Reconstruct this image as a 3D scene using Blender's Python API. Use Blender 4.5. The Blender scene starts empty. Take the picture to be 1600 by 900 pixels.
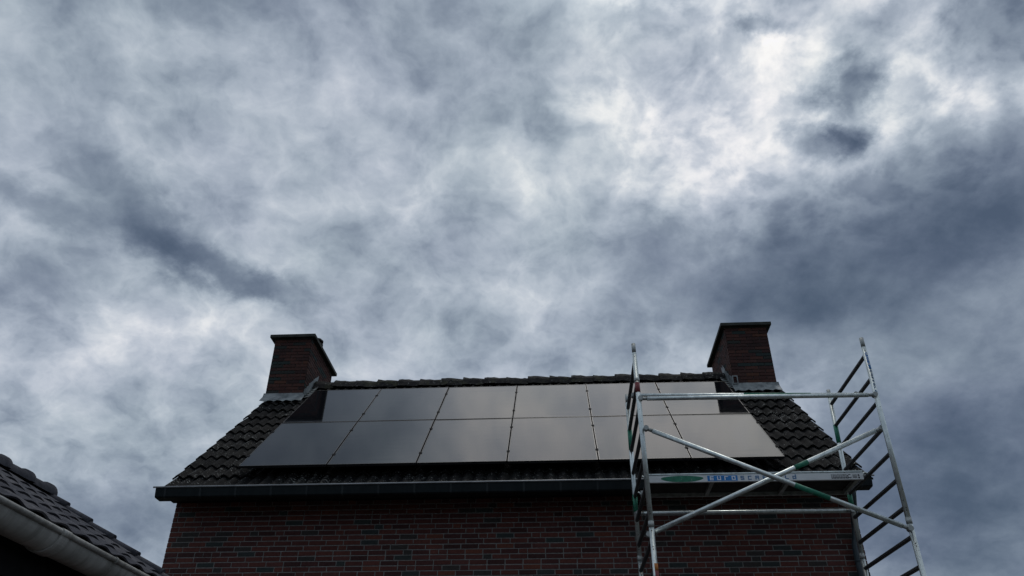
import bpy, bmesh, math, random
from mathutils import Vector, Matrix

scene = bpy.context.scene
col = scene.collection
R = math.radians
rnd = random.Random(7)

# ------------------------------------------------------------------ camera
cam_data = bpy.data.cameras.new('camera')
cam_data.sensor_width = 36.0
cam_data.lens = 1238.95 * 36.0 / 1600.0
cam_data.clip_end = 3000.0
cam = bpy.data.objects.new('camera', cam_data)
col.objects.link(cam)
_p, _y, _r = R(32.899), R(-3.427), R(0.204)
_f = Vector((math.sin(_y) * math.cos(_p), math.cos(_y) * math.cos(_p), math.sin(_p)))
_rt = Vector((math.cos(_y), -math.sin(_y), 0.0))
_up = _rt.cross(_f)
_r2 = _rt * math.cos(_r) + _up * math.sin(_r)
_u2 = _up * math.cos(_r) - _rt * math.sin(_r)
cam.matrix_world = Matrix(((_r2.x, _u2.x, -_f.x, 0.0), (_r2.y, _u2.y, -_f.y, 0.0), (_r2.z, _u2.z, -_f.z, 1.65), (0, 0, 0, 1)))
scene.camera = cam

# ------------------------------------------------------------------ light and exposure
scene.view_settings.view_transform = 'Standard'
scene.view_settings.look = 'None'
scene.view_settings.exposure = 0.0
scene.view_settings.gamma = 1.0
scene.view_settings.use_curve_mapping = False

SUN_AZ, SUN_EL = 16.0, 74.0          # the sun stands ahead, to the right, behind the cloud
SUN = Vector((math.sin(R(SUN_AZ)) * math.cos(R(SUN_EL)), math.cos(R(SUN_AZ)) * math.cos(R(SUN_EL)), math.sin(R(SUN_EL))))
sun_data = bpy.data.lights.new('sun', 'SUN')
sun_data.energy = 0.5
sun_data.angle = R(14)
sun_data.color = (1.0, 0.95, 0.88)
sun = bpy.data.objects.new('sun', sun_data)
sun.rotation_euler = (-SUN).to_track_quat('-Z', 'Y').to_euler()
sun.location = (0, 0, 30)
col.objects.link(sun)

CLOUDS = [  # (x, y, half length, half width, turn, weight) on the cloud layer
    (-0.448, 0.638, 0.088, 0.069, -114.4, -0.16), (-0.424, 0.694, 0.098, 0.064, -109.3, -0.2), (-0.393, 0.74, 0.123, 0.041, -135.1, -0.26), (-0.336, 0.777, 0.074, 0.027, -159.7, -0.16),
    (-0.53, 0.615, 0.145, 0.041, -123.7, -0.2), (-0.581, 0.727, 0.101, 0.1, 169.4, -0.17), (0.265, 0.616, 0.054, 0.038, 177.6, -0.36), (0.291, 0.601, 0.041, 0.036, 125.3, -0.34),
    (0.291, 0.551, 0.048, 0.036, 155.7, -0.52), (0.383, 0.744, 0.335, 0.203, 157.4, -0.33), (0.344, 0.784, 0.198, 0.106, 168.7, -0.08), (0.458, 0.653, 0.162, 0.148, 131.7, -0.24),
    (0.11, 0.748, 0.122, 0.067, 134.4, -0.15), (0.236, 0.775, 0.177, 0.117, -179.8, -0.1), (0.465, 0.924, 0.346, 0.182, 171.7, -0.1), (0.608, 1.127, 0.367, 0.356, 43.8, -0.36),
    (0.471, 1.108, 0.237, 0.215, 176.5, -0.1), (-0.033, 0.54, 0.121, 0.115, -129.6, -0.08), (0.139, 0.522, 0.047, 0.034, 77.3, -0.12), (0.106, 0.478, 0.076, 0.024, -178.5, -0.14),
    (0.208, 0.478, 0.049, 0.017, -179.6, -0.2), (0.406, 0.49, 0.078, 0.071, -166.6, -0.26), (0.312, 0.496, 0.073, 0.03, 140.3, -0.2), (-0.492, 0.485, 0.112, 0.084, 139.9, -0.07),
    (-0.128, 0.826, 0.16, 0.085, -175.4, -0.03), (-0.618, 1.125, 0.199, 0.134, -162.5, -0.16), (-0.648, 1.06, 0.148, 0.105, 172.6, -0.05), (0.093, 0.885, 0.187, 0.118, -179.4, -0.08),
    (-0.181, 0.489, 0.104, 0.054, -176.1, -0.04), (-0.193, 0.736, 0.127, 0.064, -160.9, -0.06), (-0.269, 0.573, 0.129, 0.073, -175.2, -0.05), (0.445, 0.569, 0.064, 0.049, 43.0, -0.1),
    (-0.267, 0.351, 0.243, 0.147, 179.4, -0.24), (-0.025, 0.642, 0.127, 0.095, -124.8, 0.063), (-0.516, 0.819, 0.269, 0.086, -165.9, 0.045), (-0.457, 0.736, 0.162, 0.046, -128.8, 0.071),
    (-0.594, 0.757, 0.159, 0.044, -152.0, 0.063), (-0.489, 0.806, 0.239, 0.113, -167.7, 0.065), (-0.4, 0.867, 0.168, 0.09, -169.6, 0.045), (-0.549, 0.885, 0.172, 0.077, -165.3, 0.039),
    (-0.213, 0.614, 0.057, 0.031, -149.1, 0.065), (-0.39, 0.568, 0.062, 0.041, -111.3, 0.052), (-0.403, 0.477, 0.113, 0.069, 120.3, 0.032), (0.036, 0.564, 0.044, 0.029, -142.9, 0.116),
    (0.084, 0.568, 0.057, 0.025, -161.8, 0.076), (0.133, 0.586, 0.05, 0.029, -144.8, 0.076), (-0.018, 0.627, 0.045, 0.04, -101.3, 0.085), (-0.142, 0.69, 0.036, 0.031, 103.4, 0.077),
    (-0.028, 0.698, 0.092, 0.065, 119.5, 0.045), (-0.174, 0.622, 0.195, 0.144, -178.1, 0.02), (0.207, 0.537, 0.069, 0.062, 54.5, 0.098), (0.252, 0.59, 0.095, 0.042, 140.2, 0.081),
    (0.292, 0.528, 0.059, 0.043, 56.6, 0.089), (0.326, 0.593, 0.063, 0.037, -130.3, 0.094), (0.274, 0.477, 0.121, 0.026, 167.2, 0.098), (0.235, 0.499, 0.053, 0.023, -158.6, 0.116),
    (0.362, 0.499, 0.051, 0.023, -158.5, 0.089), (0.401, 0.553, 0.067, 0.024, 141.8, 0.107), (0.334, 0.477, 0.048, 0.024, -167.2, 0.081), (0.127, 0.685, 0.072, 0.027, -162.1, 0.081),
    (0.174, 0.668, 0.058, 0.032, 167.3, 0.071), (0.199, 0.712, 0.05, 0.024, 152.1, 0.085), (0.162, 0.622, 0.246, 0.161, -177.0, 0.052), (0.21, 0.741, 0.065, 0.026, 126.8, 0.065),
    (-0.012, 0.874, 0.071, 0.038, -163.5, 0.052), (-0.172, 0.803, 0.168, 0.055, -174.1, 0.032), (-0.054, 0.766, 0.087, 0.079, -177.5, 0.026), (0.121, 0.959, 0.194, 0.063, 178.8, 0.013),
]

world = bpy.data.worlds.new('World')
scene.world = world
world.use_nodes = True
wt = world.node_tree
wt.nodes.clear()


def wn(kind, **kw):
    n = wt.nodes.new(kind)
    for k, v in kw.items():
        setattr(n, k, v)
    return n


def wmath(op, a, b=None, c=None, clamp=False):
    n = wn('ShaderNodeMath', operation=op, use_clamp=clamp)
    for i, s in enumerate((a, b, c)):
        if s is None:
            continue
        if isinstance(s, (int, float)):
            n.inputs[i].default_value = s
        else:
            wt.links.new(s, n.inputs[i])
    return n.outputs[0]


def wvec(op, a, b):
    n = wn('ShaderNodeVectorMath', operation=op)
    for i, s in enumerate((a, b)):
        if isinstance(s, (tuple, Vector)):
            n.inputs[i].default_value = tuple(s)
        else:
            wt.links.new(s, n.inputs[i])
    return n


def wnoise(vec, scale, detail, rough, dist=0.0, w_off=(0, 0, 0)):
    v = wvec('ADD', vec, w_off).outputs[0]
    n = wn('ShaderNodeTexNoise', noise_dimensions='3D')
    n.inputs['Scale'].default_value = scale
    n.inputs['Detail'].default_value = detail
    n.inputs['Roughness'].default_value = rough
    n.inputs['Distortion'].default_value = dist
    wt.links.new(v, n.inputs['Vector'])
    return n


tc = wn('ShaderNodeTexCoord')
DIR = tc.outputs['Generated']
sep = wn('ShaderNodeSeparateXYZ')
wt.links.new(DIR, sep.inputs[0])
den = wmath('ADD', wmath('MAXIMUM', sep.outputs[2], 0.0), 0.5)
comb = wn('ShaderNodeCombineXYZ')
wt.links.new(wmath('DIVIDE', sep.outputs[0], den), comb.inputs[0])
wt.links.new(wmath('DIVIDE', sep.outputs[1], den), comb.inputs[1])
P = comb.outputs[0]                   # where the line of sight meets the cloud layer
# ragged cloud outlines: the layer is pushed about by turbulence before the big masses are laid on it
w1 = wnoise(P, 7.0, 8.0, 0.60, 0.0, (3.1, 1.7, 0.4))
w1v = wvec('SUBTRACT', w1.outputs['Color'], (0.5, 0.5, 0.5)).outputs[0]
wsc = wn('ShaderNodeVectorMath', operation='SCALE')
wsc.inputs['Scale'].default_value = 0.16
wt.links.new(w1v, wsc.inputs[0])
PW = wvec('MULTIPLY', wvec('ADD', P, wsc.outputs[0]).outputs[0], (1, 1, 0)).outputs[0]
acc = None
for (x, y, a, b, ang, amp) in CLOUDS:
    m = wn('ShaderNodeMapping', vector_type='TEXTURE')
    m.inputs['Location'].default_value = (x, y, 0)
    m.inputs['Rotation'].default_value = (0, 0, R(ang))
    m.inputs['Scale'].default_value = (a, b, 1)
    wt.links.new(PW, m.inputs['Vector'])
    g = wn('ShaderNodeTexGradient', gradient_type='SPHERICAL')
    wt.links.new(m.outputs[0], g.inputs[0])
    s = wn('ShaderNodeMapRange', interpolation_type='SMOOTHSTEP')
    s.inputs['To Max'].default_value = amp
    s.inputs['From Max'].default_value = 0.8
    wt.links.new(g.outputs['Fac'], s.inputs['Value'])
    acc = s.outputs[0] if acc is None else wmath('ADD', acc, s.outputs[0])
# billows of every size over the whole layer
n_big = wnoise(PW, 3.2, 3.0, 0.5, 0.0, (7.3, 2.2, 1.0)).outputs['Fac']
n_mid = wnoise(P, 10.0, 8.0, 0.58, 0.15, (1.3, 5.2, 2.0)).outputs['Fac']
# cells of the cloud layer: thick and grey in their middles, thin and bright in the gaps
w2 = wnoise(P, 11.0, 4.5, 0.55, 0.0, (8.2, 0.7, 3.3))
w2s = wn('ShaderNodeVectorMath', operation='SCALE')
w2s.inputs['Scale'].default_value = 0.095
wt.links.new(wvec('SUBTRACT', w2.outputs['Color'], (0.5, 0.5, 0.5)).outputs[0], w2s.inputs[0])
PC = wvec('MULTIPLY', wvec('ADD', P, w2s.outputs[0]).outputs[0], (1, 1, 0)).outputs[0]
vor = wn('ShaderNodeTexVoronoi', voronoi_dimensions='2D', feature='SMOOTH_F1', normalize=True)
vor.inputs['Scale'].default_value = 11.0
vor.inputs['Detail'].default_value = 4.0
vor.inputs['Roughness'].default_value = 0.50
vor.inputs['Lacunarity'].default_value = 2.3
vor.inputs['Smoothness'].default_value = 0.7
wt.links.new(PC, vor.inputs['Vector'])
cells = vor.outputs['Distance']
n_fin = wnoise(P, 34.0, 5.0, 0.6, 0.0, (4.4, 9.2, 0.0)).outputs['Fac']
cosang = wvec('DOT_PRODUCT', DIR, SUN).outputs['Value']


def wramp(v, lo, hi, a, b, kind='SMOOTHSTEP'):
    n = wn('ShaderNodeMapRange', interpolation_type=kind)
    n.inputs['From Min'].default_value = lo
    n.inputs['From Max'].default_value = hi
    n.inputs['To Min'].default_value = a
    n.inputs['To Max'].default_value = b
    wt.links.new(v, n.inputs['Value'])
    return n.outputs[0]


glow = wramp(cosang, 0.90, 0.985, 0.0, 1.0)               # thin bright cloud round the sun
wide = wramp(cosang, -0.5, 0.75, -0.20, 0.02)           # the layer darkens away from it
cell_amp = wramp(acc, -0.35, 0.05, 0.28, 0.82)         # the thick dark masses are smoother
V = wmath('ADD', acc, 0.53)
V = wmath('ADD', V, wmath('MULTIPLY', wmath('SUBTRACT', n_big, 0.5), 0.20))
V = wmath('ADD', V, wmath('MULTIPLY', wmath('SUBTRACT', n_mid, 0.5), 0.30))
V = wmath('ADD', V, wmath('MULTIPLY', wmath('SUBTRACT', cells, 0.30), cell_amp))
fin_amp = wramp(cosang, 0.6, 0.95, 0.16, 0.24)
V = wmath('ADD', V, wmath('MULTIPLY', wmath('SUBTRACT', n_fin, 0.5), fin_amp))
V = wmath('ADD', V, wide)
# torn bright edges where the layer is thin below the sun
n_rip = wnoise(P, 13.0, 5.0, 0.58, 0.25, (2.7, 3.9, 5.0)).outputs['Fac']
rip = wmath('SUBTRACT', 1.0, wmath('ABSOLUTE', wmath('MULTIPLY', wmath('SUBTRACT', n_rip, 0.5), 5.0)))
rip = wramp(rip, 0.2, 1.0, 0.0, 1.0)
thin = wn('ShaderNodeMapping', vector_type='TEXTURE')
thin.inputs['Location'].default_value = (0.254, 0.536, 0)
thin.inputs['Scale'].default_value = (0.36, 0.30, 1)
wt.links.new(P, thin.inputs['Vector'])
thg = wn('ShaderNodeTexGradient', gradient_type='SPHERICAL')
wt.links.new(thin.outputs[0], thg.inputs[0])
V = wmath('ADD', V, wmath('MULTIPLY', wmath('MULTIPLY', rip, wramp(thg.outputs['Fac'], 0.0, 0.7, 0.0, 1.0)), 0.17))
V = wmath('ADD', V, wmath('MULTIPLY', glow, 0.34))
ramp = wn('ShaderNodeValToRGB')
cr = ramp.color_ramp
cr.interpolation = 'B_SPLINE'
stops = [(0.0, (0.056, 0.084, 0.132)), (0.2, (0.136, 0.175, 0.241)), (0.38, (0.241, 0.293, 0.362)), (0.52, (0.369, 0.432, 0.503)),
         (0.66, (0.512, 0.571, 0.636)), (0.80, (0.725, 0.765, 0.795)), (1.0, (1.12, 1.09, 1.03))]
while len(cr.elements) < len(stops):
    cr.elements.new(0.5)
for e, (pos, c) in zip(cr.elements, stops):
    e.position = pos
    e.color = (*c, 1)
wt.links.new(V, ramp.inputs[0])
sky = wn('ShaderNodeTexSky', sky_type='NISHITA')
sky.sun_disc = False
sky.sun_elevation = R(SUN_EL)
sky.sun_rotation = R(SUN_AZ)
bg_sky = wn('ShaderNodeBackground')
bg_sky.inputs['Strength'].default_value = 0.06
wt.links.new(sky.outputs[0], bg_sky.inputs['Color'])
bg_cloud = wn('ShaderNodeBackground')
tint = wn('ShaderNodeValToRGB')                         # slate and lilac greys drift through the layer
tint.color_ramp.elements[0].position, tint.color_ramp.elements[0].color = 0.36, (0.992, 1.0, 0.995, 1)
tint.color_ramp.elements[1].position, tint.color_ramp.elements[1].color = 0.64, (1.012, 0.995, 1.022, 1)
wt.links.new(wnoise(P, 5.0, 4.0, 0.5, 0.0, (5.5, 6.1, 2.0)).outputs['Fac'], tint.inputs[0])
tmul = wvec('MULTIPLY', ramp.outputs[0], tint.outputs[0])
wt.links.new(tmul.outputs[0], bg_cloud.inputs['Color'])
wt.links.new(wmath('ADD', wmath('MULTIPLY', glow, 0.35), 1.0), bg_cloud.inputs['Strength'])
mixw = wn('ShaderNodeMixShader')
mixw.inputs[0].default_value = 0.93   # cloud cover
wt.links.new(bg_sky.outputs[0], mixw.inputs[1])
wt.links.new(bg_cloud.outputs[0], mixw.inputs[2])
wo = wn('ShaderNodeOutputWorld')
wt.links.new(mixw.outputs[0], wo.inputs['Surface'])
world.cycles.sampling_method = 'MANUAL'
world.cycles.sample_map_resolution = 512

# ------------------------------------------------------------------ helpers
def tag(o, label=None, cat=None, group=None, kind=None):
    if label: o['label'] = label
    if cat: o['category'] = cat
    if group: o['group'] = group
    if kind: o['kind'] = kind
    return o


def empty(name, loc=(0, 0, 0), parent=None):
    o = bpy.data.objects.new(name, None)
    o.empty_display_size = 0.2
    o.location = loc
    col.objects.link(o)
    if parent:
        o.parent = parent
    return o


class MB:
    """collects shapes that become ONE mesh"""
    def __init__(self):
        self.v, self.f, self.s = [], [], []

    def add(self, verts, faces, smooth=False):
        b = len(self.v)
        self.v += [tuple(p) for p in verts]
        self.f += [tuple(b + i for i in f) for f in faces]
        self.s += [smooth] * len(faces)
        return self

    def box(self, x0, x1, y0, y1, z0, z1):
        return self.add([(x0, y0, z0), (x1, y0, z0), (x1, y1, z0), (x0, y1, z0), (x0, y0, z1), (x1, y0, z1), (x1, y1, z1), (x0, y1, z1)],
                        [(0, 3, 2, 1), (4, 5, 6, 7), (0, 1, 5, 4), (1, 2, 6, 5), (2, 3, 7, 6), (3, 0, 4, 7)])

    def prism(self, prof, axis, a0, a1, smooth=False, caps=True):
        """prof: 2D outline (counter-clockwise or not), pushed along axis 'x' or 'y' or 'z'"""
        n = len(prof)
        def pt(p, a):
            return (a, p[0], p[1]) if axis == 'x' else (p[0], a, p[1]) if axis == 'y' else (p[0], p[1], a)
        vs = [pt(p, a0) for p in prof] + [pt(p, a1) for p in prof]
        fs = [(i, (i + 1) % n, n + (i + 1) % n, n + i) for i in range(n)]
        self.add(vs, fs, smooth)
        if caps:
            self.add(vs, [tuple(range(n - 1, -1, -1)), tuple(range(n, 2 * n))])
        return self

    def tube(self, a, b, r, r2=None, seg=14, caps=True):
        a, b = Vector(a), Vector(b)
        r2 = r if r2 is None else r2
        d = (b - a).normalized()
        u = d.orthogonal().normalized()
        w = d.cross(u)
        vs = []
        for c, rr in ((a, r), (b, r2)):
            for i in range(seg):
                t = 2 * math.pi * i / seg
                vs.append(c + (u * math.cos(t) + w * math.sin(t)) * rr)
        self.add(vs, [(i, (i + 1) % seg, seg + (i + 1) % seg, seg + i) for i in range(seg)], True)
        if caps:
            self.add(vs, [tuple(range(seg - 1, -1, -1)), tuple(range(seg, 2 * seg))])
        return self

    def path(self, pts, r, seg=12):
        pts = [Vector(p) for p in pts]
        rings = []
        u = None
        for i, p in enumerate(pts):
            d = (pts[min(i + 1, len(pts) - 1)] - pts[max(i - 1, 0)]).normalized()
            if u is None:
                u = d.orthogonal().normalized()
            u = (u - d * u.dot(d)).normalized()
            w = d.cross(u)
            rings.append([p + (u * math.cos(2 * math.pi * k / seg) + w * math.sin(2 * math.pi * k / seg)) * r for k in range(seg)])
        vs = [q for ring in rings for q in ring]
        fs = []
        for i in range(len(pts) - 1):
            for k in range(seg):
                fs.append((i * seg + k, i * seg + (k + 1) % seg, (i + 1) * seg + (k + 1) % seg, (i + 1) * seg + k))
        self.add(vs, fs, True)
        self.add(vs, [tuple(range(seg - 1, -1, -1)), tuple(range(len(vs) - seg, len(vs)))])
        return self

    def mesh(self, name, mat):
        me = bpy.data.meshes.new(name)
        me.from_pydata(self.v, [], self.f)
        me.polygons.foreach_set('use_smooth', self.s)
        me.materials.append(mat)
        bm = bmesh.new()
        bm.from_mesh(me)
        bmesh.ops.remove_doubles(bm, verts=bm.verts, dist=1e-6)
        bmesh.ops.recalc_face_normals(bm, faces=bm.faces)
        bm.to_mesh(me)
        bm.free()
        return me

    def build(self, name, mat, parent=None, bevel=0.0):
        o = bpy.data.objects.new(name, self.mesh(name, mat))
        col.objects.link(o)
        if parent:
            o.parent = parent
        if bevel:
            b = o.modifiers.new('bevel', 'BEVEL')
            b.width = bevel
            b.segments = 2
            b.limit_method = 'ANGLE'
        return o


def place(name, me, parent, loc, rot=None, scale=None):
    o = bpy.data.objects.new(name, me)
    o.location = loc
    if rot: o.rotation_euler = rot
    if scale: o.scale = scale
    o.parent = parent
    col.objects.link(o)
    return o


# ------------------------------------------------------------------ materials
def mat_new(name):
    m = bpy.data.materials.new(name)
    m.use_nodes = True
    nt = m.node_tree
    b = nt.nodes['Principled BSDF']
    return m, nt, b


def node(nt, kind, inputs=None, **kw):
    n = nt.nodes.new(kind)
    for k, v in kw.items():
        setattr(n, k, v)
    for k, v in (inputs or {}).items():
        if hasattr(v, 'is_output'):
            nt.links.new(v, n.inputs[k])
        else:
            n.inputs[k].default_value = v
    return n


def ramp_node(nt, fac, stops, interp='LINEAR'):
    r = nt.nodes.new('ShaderNodeValToRGB')
    r.color_ramp.interpolation = interp
    while len(r.color_ramp.elements) < len(stops):
        r.color_ramp.elements.new(0.5)
    for e, (p, c) in zip(r.color_ramp.elements, stops):
        e.position = p
        e.color = (*c, 1) if len(c) == 3 else c
    nt.links.new(fac, r.inputs[0])
    return r.outputs[0]


def mixc(nt, fac, a, b, mode='MIX'):
    m = nt.nodes.new('ShaderNodeMix')
    m.data_type = 'RGBA'
    m.blend_type = mode
    for s, v in ((m.inputs[0], fac), (m.inputs[6], a), (m.inputs[7], b)):
        if hasattr(v, 'is_output'):
            nt.links.new(v, s)
        else:
            s.default_value = (*v, 1) if isinstance(v, tuple) and len(v) == 3 else v
    return m.outputs[2]


def noise(nt, scale, detail=4.0, rough=0.55, vec=None, dist=0.0):
    v = vec if vec is not None else node(nt, 'ShaderNodeNewGeometry').outputs['Position']
    n = node(nt, 'ShaderNodeTexNoise', {'Vector': v, 'Scale': scale, 'Detail': detail, 'Roughness': rough, 'Distortion': dist})
    return n.outputs['Fac']


def bump(nt, b, h, strength, dist):
    n = node(nt, 'ShaderNodeBump', {'Height': h, 'Strength': strength, 'Distance': dist})
    nt.links.new(n.outputs[0], b.inputs['Normal'])


def piece_random(nt):
    """one random number for each separate piece, whether an object or an island of a joined mesh"""
    a = node(nt, 'ShaderNodeObjectInfo').outputs['Random']
    c = node(nt, 'ShaderNodeNewGeometry').outputs['Random Per Island']
    s = node(nt, 'ShaderNodeMath', {0: a, 1: c}, operation='ADD')
    return node(nt, 'ShaderNodeMath', {0: s.outputs[0]}, operation='FRACT').outputs[0]


def brick_mat(name, dark):
    m, nt, b = mat_new(name)
    r = piece_random(nt)
    k = dark
    c = ramp_node(nt, r, [(0.0, (.145 * k, .052 * k, .044 * k)), (0.22, (.180 * k, .064 * k, .051 * k)), (0.45, (.115 * k, .046 * k, .043 * k)),
                          (0.62, (.160 * k, .062 * k, .054 * k)), (0.76, (.085 * k, .038 * k, .036 * k)), (0.84, (.070 * k, .062 * k, .058 * k)),
                          (0.90, (.060 * k, .072 * k, .070 * k)), (0.96, (.215 * k, .075 * k, .05 * k))], 'CONSTANT')
    if 'chimney' in name: c = mixc(nt, 1.0, c, (.84, 1.08, 1.10), 'MULTIPLY')
    n1 = noise(nt, 38, 6, .65)
    c = mixc(nt, .75, c, ramp_node(nt, n1, [(.25, (.45, .45, .47)), (.75, (1.35, 1.3, 1.25))]), 'MULTIPLY')
    n2 = noise(nt, 2.6, 5, .6)
    c = mixc(nt, .5, c, ramp_node(nt, n2, [(.3, (.62, .64, .66)), (.7, (1.15, 1.12, 1.1))]), 'MULTIPLY')
    nt.links.new(c, b.inputs['Base Color'])
    b.inputs['Roughness'].default_value = .88
    b.inputs['Specular IOR Level'].default_value = .25
    bump(nt, b, noise(nt, 160, 5, .7), .5, .004)
    return m


def simple_mat(name, c1, c2, scale, rough=.7, metal=0.0, spec=.4, bump_s=0.0, bump_scale=120, detail=6, stretch=None, lo=.35, hi=.65):
    m, nt, b = mat_new(name)
    vec = None
    if stretch:
        pos = node(nt, 'ShaderNodeNewGeometry').outputs['Position']
        vec = node(nt, 'ShaderNodeVectorMath', {0: pos, 1: stretch}, operation='MULTIPLY').outputs[0]
    n = noise(nt, scale, detail, .6, vec)
    nt.links.new(ramp_node(nt, n, [(lo, c1), (hi, c2)]), b.inputs['Base Color'])
    b.inputs['Roughness'].default_value = rough
    b.inputs['Metallic'].default_value = metal
    b.inputs['Specular IOR Level'].default_value = spec
    if bump_s:
        bump(nt, b, noise(nt, bump_scale, 5, .65), bump_s, .004)
    return m


def tile_mat(name, base, specks, moss):
    m, nt, b = mat_new(name)
    r = piece_random(nt)
    k = base
    c = ramp_node(nt, r, [(0, (k * .72, k * .72, k * .78)), (.5, (k, k, k * 1.04)), (1, (k * 1.35, k * 1.3, k * 1.28))])
    if 'garage' in name: c = mixc(nt, 1.0, c, (.95, .98, 1.10), 'MULTIPLY')
    c = mixc(nt, .8, c, ramp_node(nt, noise(nt, 14, 6, .65), [(.3, (.5, .5, .52)), (.7, (1.4, 1.38, 1.35))]), 'MULTIPLY')
    if moss:
        f = ramp_node(nt, noise(nt, 7, 7, .7), [(.50, (0, 0, 0)), (.68, (moss, moss, moss))])
        c = mixc(nt, f, c, (.055, .056, .034))
    if specks:                        # pale lichen spots
        vor = node(nt, 'ShaderNodeTexNoise', {'Vector': node(nt, 'ShaderNodeNewGeometry').outputs['Position'], 'Scale': 34.0, 'Detail': 3.0, 'Roughness': .6, 'Distortion': .6})
        big = noise(nt, 1.6, 3, .6)
        s = node(nt, 'ShaderNodeMath', {0: big, 1: .30, 2: vor.outputs['Fac']}, operation='MULTIPLY_ADD').outputs[0]
        f = ramp_node(nt, s, [(.785, (0, 0, 0)), (.84, (specks, specks, specks))])
        c = mixc(nt, f, c, (.34, .35, .33))
    nt.links.new(c, b.inputs['Base Color'])
    nt.links.new(ramp_node(nt, noise(nt, 9, 4, .6), [(.3, (.8, .8, .8)), (.7, (.95, .95, .95))]), b.inputs['Roughness'])
    b.inputs['Specular IOR Level'].default_value = .10
    bump(nt, b, noise(nt, 90, 6, .7), .6, .006)
    return m


M_BRICK = brick_mat('wall brick', .80)
M_CBRICK = brick_mat('chimney brick', .58)
M_MORTAR = simple_mat('mortar', (.18, .18, .172), (.29, .285, .27), 30, .95, 0, .2, .6, 200)
M_CMORTAR = simple_mat('sooty chimney mortar', (.05, .048, .045), (.11, .105, .098), 30, .95, 0, .2, .6, 200)
M_TILE = tile_mat('dark concrete tile', .0135, .85, .12)
M_RIDGE = tile_mat('mossy ridge tile', .024, .6, .9)
M_GTILE = tile_mat('brown grey garage tile', .072, 0.0, .0)
M_CAP = simple_mat('chimney cap concrete', (.025, .028, .026), (.06, .066, .058), 6, .9, 0, .3, .6)
M_LEAD = simple_mat('lead', (.10, .118, .125), (.30, .33, .335), 7, .55, 0, .5, .4, 60)
M_GUTTER = simple_mat('dark painted gutter', (.006, .010, .012), (.011, .016, .018), 5, .65, 0, .2, .1, 60, stretch=(3, 1, 1))
M_BRACKET = simple_mat('gutter bracket', (.014, .020, .023), (.026, .033, .036), 9, .6, 0, .3)
M_LIP = simple_mat('gutter lip zinc', (.22, .23, .24), (.34, .35, .36), 6, .45, .4, .5)
M_DARK = simple_mat('dark board', (.008, .0085, .0095), (.014, .0145, .0155), 8, .8, 0, .15, .2, 60)
M_PIPE = simple_mat('blue grey downpipe', (.030, .048, .060), (.050, .072, .085), 7, .5, 0, .5)
M_PVC = simple_mat('grey gutter plastic', (.25, .252, .24), (.43, .43, .41), 5, .45, 0, .5, .08, 30, stretch=(1, .35, 1))
_nt = M_PVC.node_tree                       # run-off dirt down the plastic
_b = _nt.nodes['Principled BSDF']
_c = _b.inputs['Base Color'].links[0].from_socket
_p = node(_nt, 'ShaderNodeVectorMath', {0: node(_nt, 'ShaderNodeNewGeometry').outputs['Position'], 1: (2.0, 16.0, 2.0)}, operation='MULTIPLY').outputs[0]
_s = ramp_node(_nt, noise(_nt, 1.0, 6, .65, _p), [(.45, (0, 0, 0)), (.75, (.75, .75, .75))])
_nt.links.new(mixc(_nt, _s, _c, (.11, .11, .095)), _b.inputs['Base Color'])
M_ALU = simple_mat('aluminium', (.50, .555, .55), (.75, .81, .80), 14, .34, .85, .5, .15, 90, stretch=(1, 1, .25))
_nt = M_ALU.node_tree                       # plaster splashes and grime on the tubes
_b = _nt.nodes['Principled BSDF']
_c = _b.inputs['Base Color'].links[0].from_socket
_s = ramp_node(_nt, noise(_nt, 60, 4, .6), [(.62, (0, 0, 0)), (.68, (1, 1, 1))])
_c = mixc(_nt, _s, _c, (.20, .22, .21))
_s2 = ramp_node(_nt, noise(_nt, 85, 3, .6), [(.66, (0, 0, 0)), (.70, (1, 1, 1))])
_c = mixc(_nt, _s2, _c, (.78, .78, .75))
_nt.links.new(_c, _b.inputs['Base Color'])
_nt.links.new(ramp_node(_nt, noise(_nt, 18, 5, .6), [(.3, (.26, .26, .26)), (.7, (.52, .52, .52))]), _b.inputs['Roughness'])
M_ALU_DULL = simple_mat('dull aluminium', (.28, .30, .29), (.44, .46, .45), 20, .55, .6, .5, .2, 90)
M_RUNG = simple_mat('shade toned ribbed rung', (.045, .046, .048), (.075, .076, .078), 26, .6, .3, .4, .2, 90)  # shade of the aluminium rungs' undersides is put into this dark colour
M_GREEN = simple_mat('green marking paint', (.008, .13, .078), (.018, .21, .125), 22, .55, 0, .45)
_nt = M_GREEN.node_tree                     # the paint is worn through in places
_b = _nt.nodes['Principled BSDF']
_c = _b.inputs['Base Color'].links[0].from_socket
_w = ramp_node(_nt, noise(_nt, 26, 6, .7), [(.60, (0, 0, 0)), (.70, (.7, .7, .7))])
_nt.links.new(mixc(_nt, _w, _c, (.30, .34, .33)), _b.inputs['Base Color'])
M_WHITE = simple_mat('pale side beam', (.62, .65, .66), (.76, .78, .79), 9, .45, 0, .5, .1, 50, stretch=(.3, 1, 1))
M_BLUE = simple_mat('blue sticker', (.010, .17, .48), (.016, .21, .56), 9, .4)
M_LETTER = simple_mat('white lettering', (.78, .80, .82), (.84, .86, .88), 9, .5)
M_BLUELET = simple_mat('blue lettering', (.05, .15, .32), (.08, .20, .38), 9, .5)
M_PRINT = simple_mat('dark print', (.03, .035, .045), (.06, .065, .075), 9, .6)
M_RED = simple_mat('red sticker', (.16, .03, .035), (.26, .05, .05), 40, .5)
M_ORANGE = simple_mat('orange sticker', (.42, .13, .03), (.5, .2, .04), 40, .5)
M_PLY = simple_mat('dark plywood deck', (.020, .019, .018), (.038, .036, .034), 12, .7, 0, .3, .2, 80)
M_RUBBER = simple_mat('black rubber', (.015, .015, .015), (.025, .025, .025), 12, .7)
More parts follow.
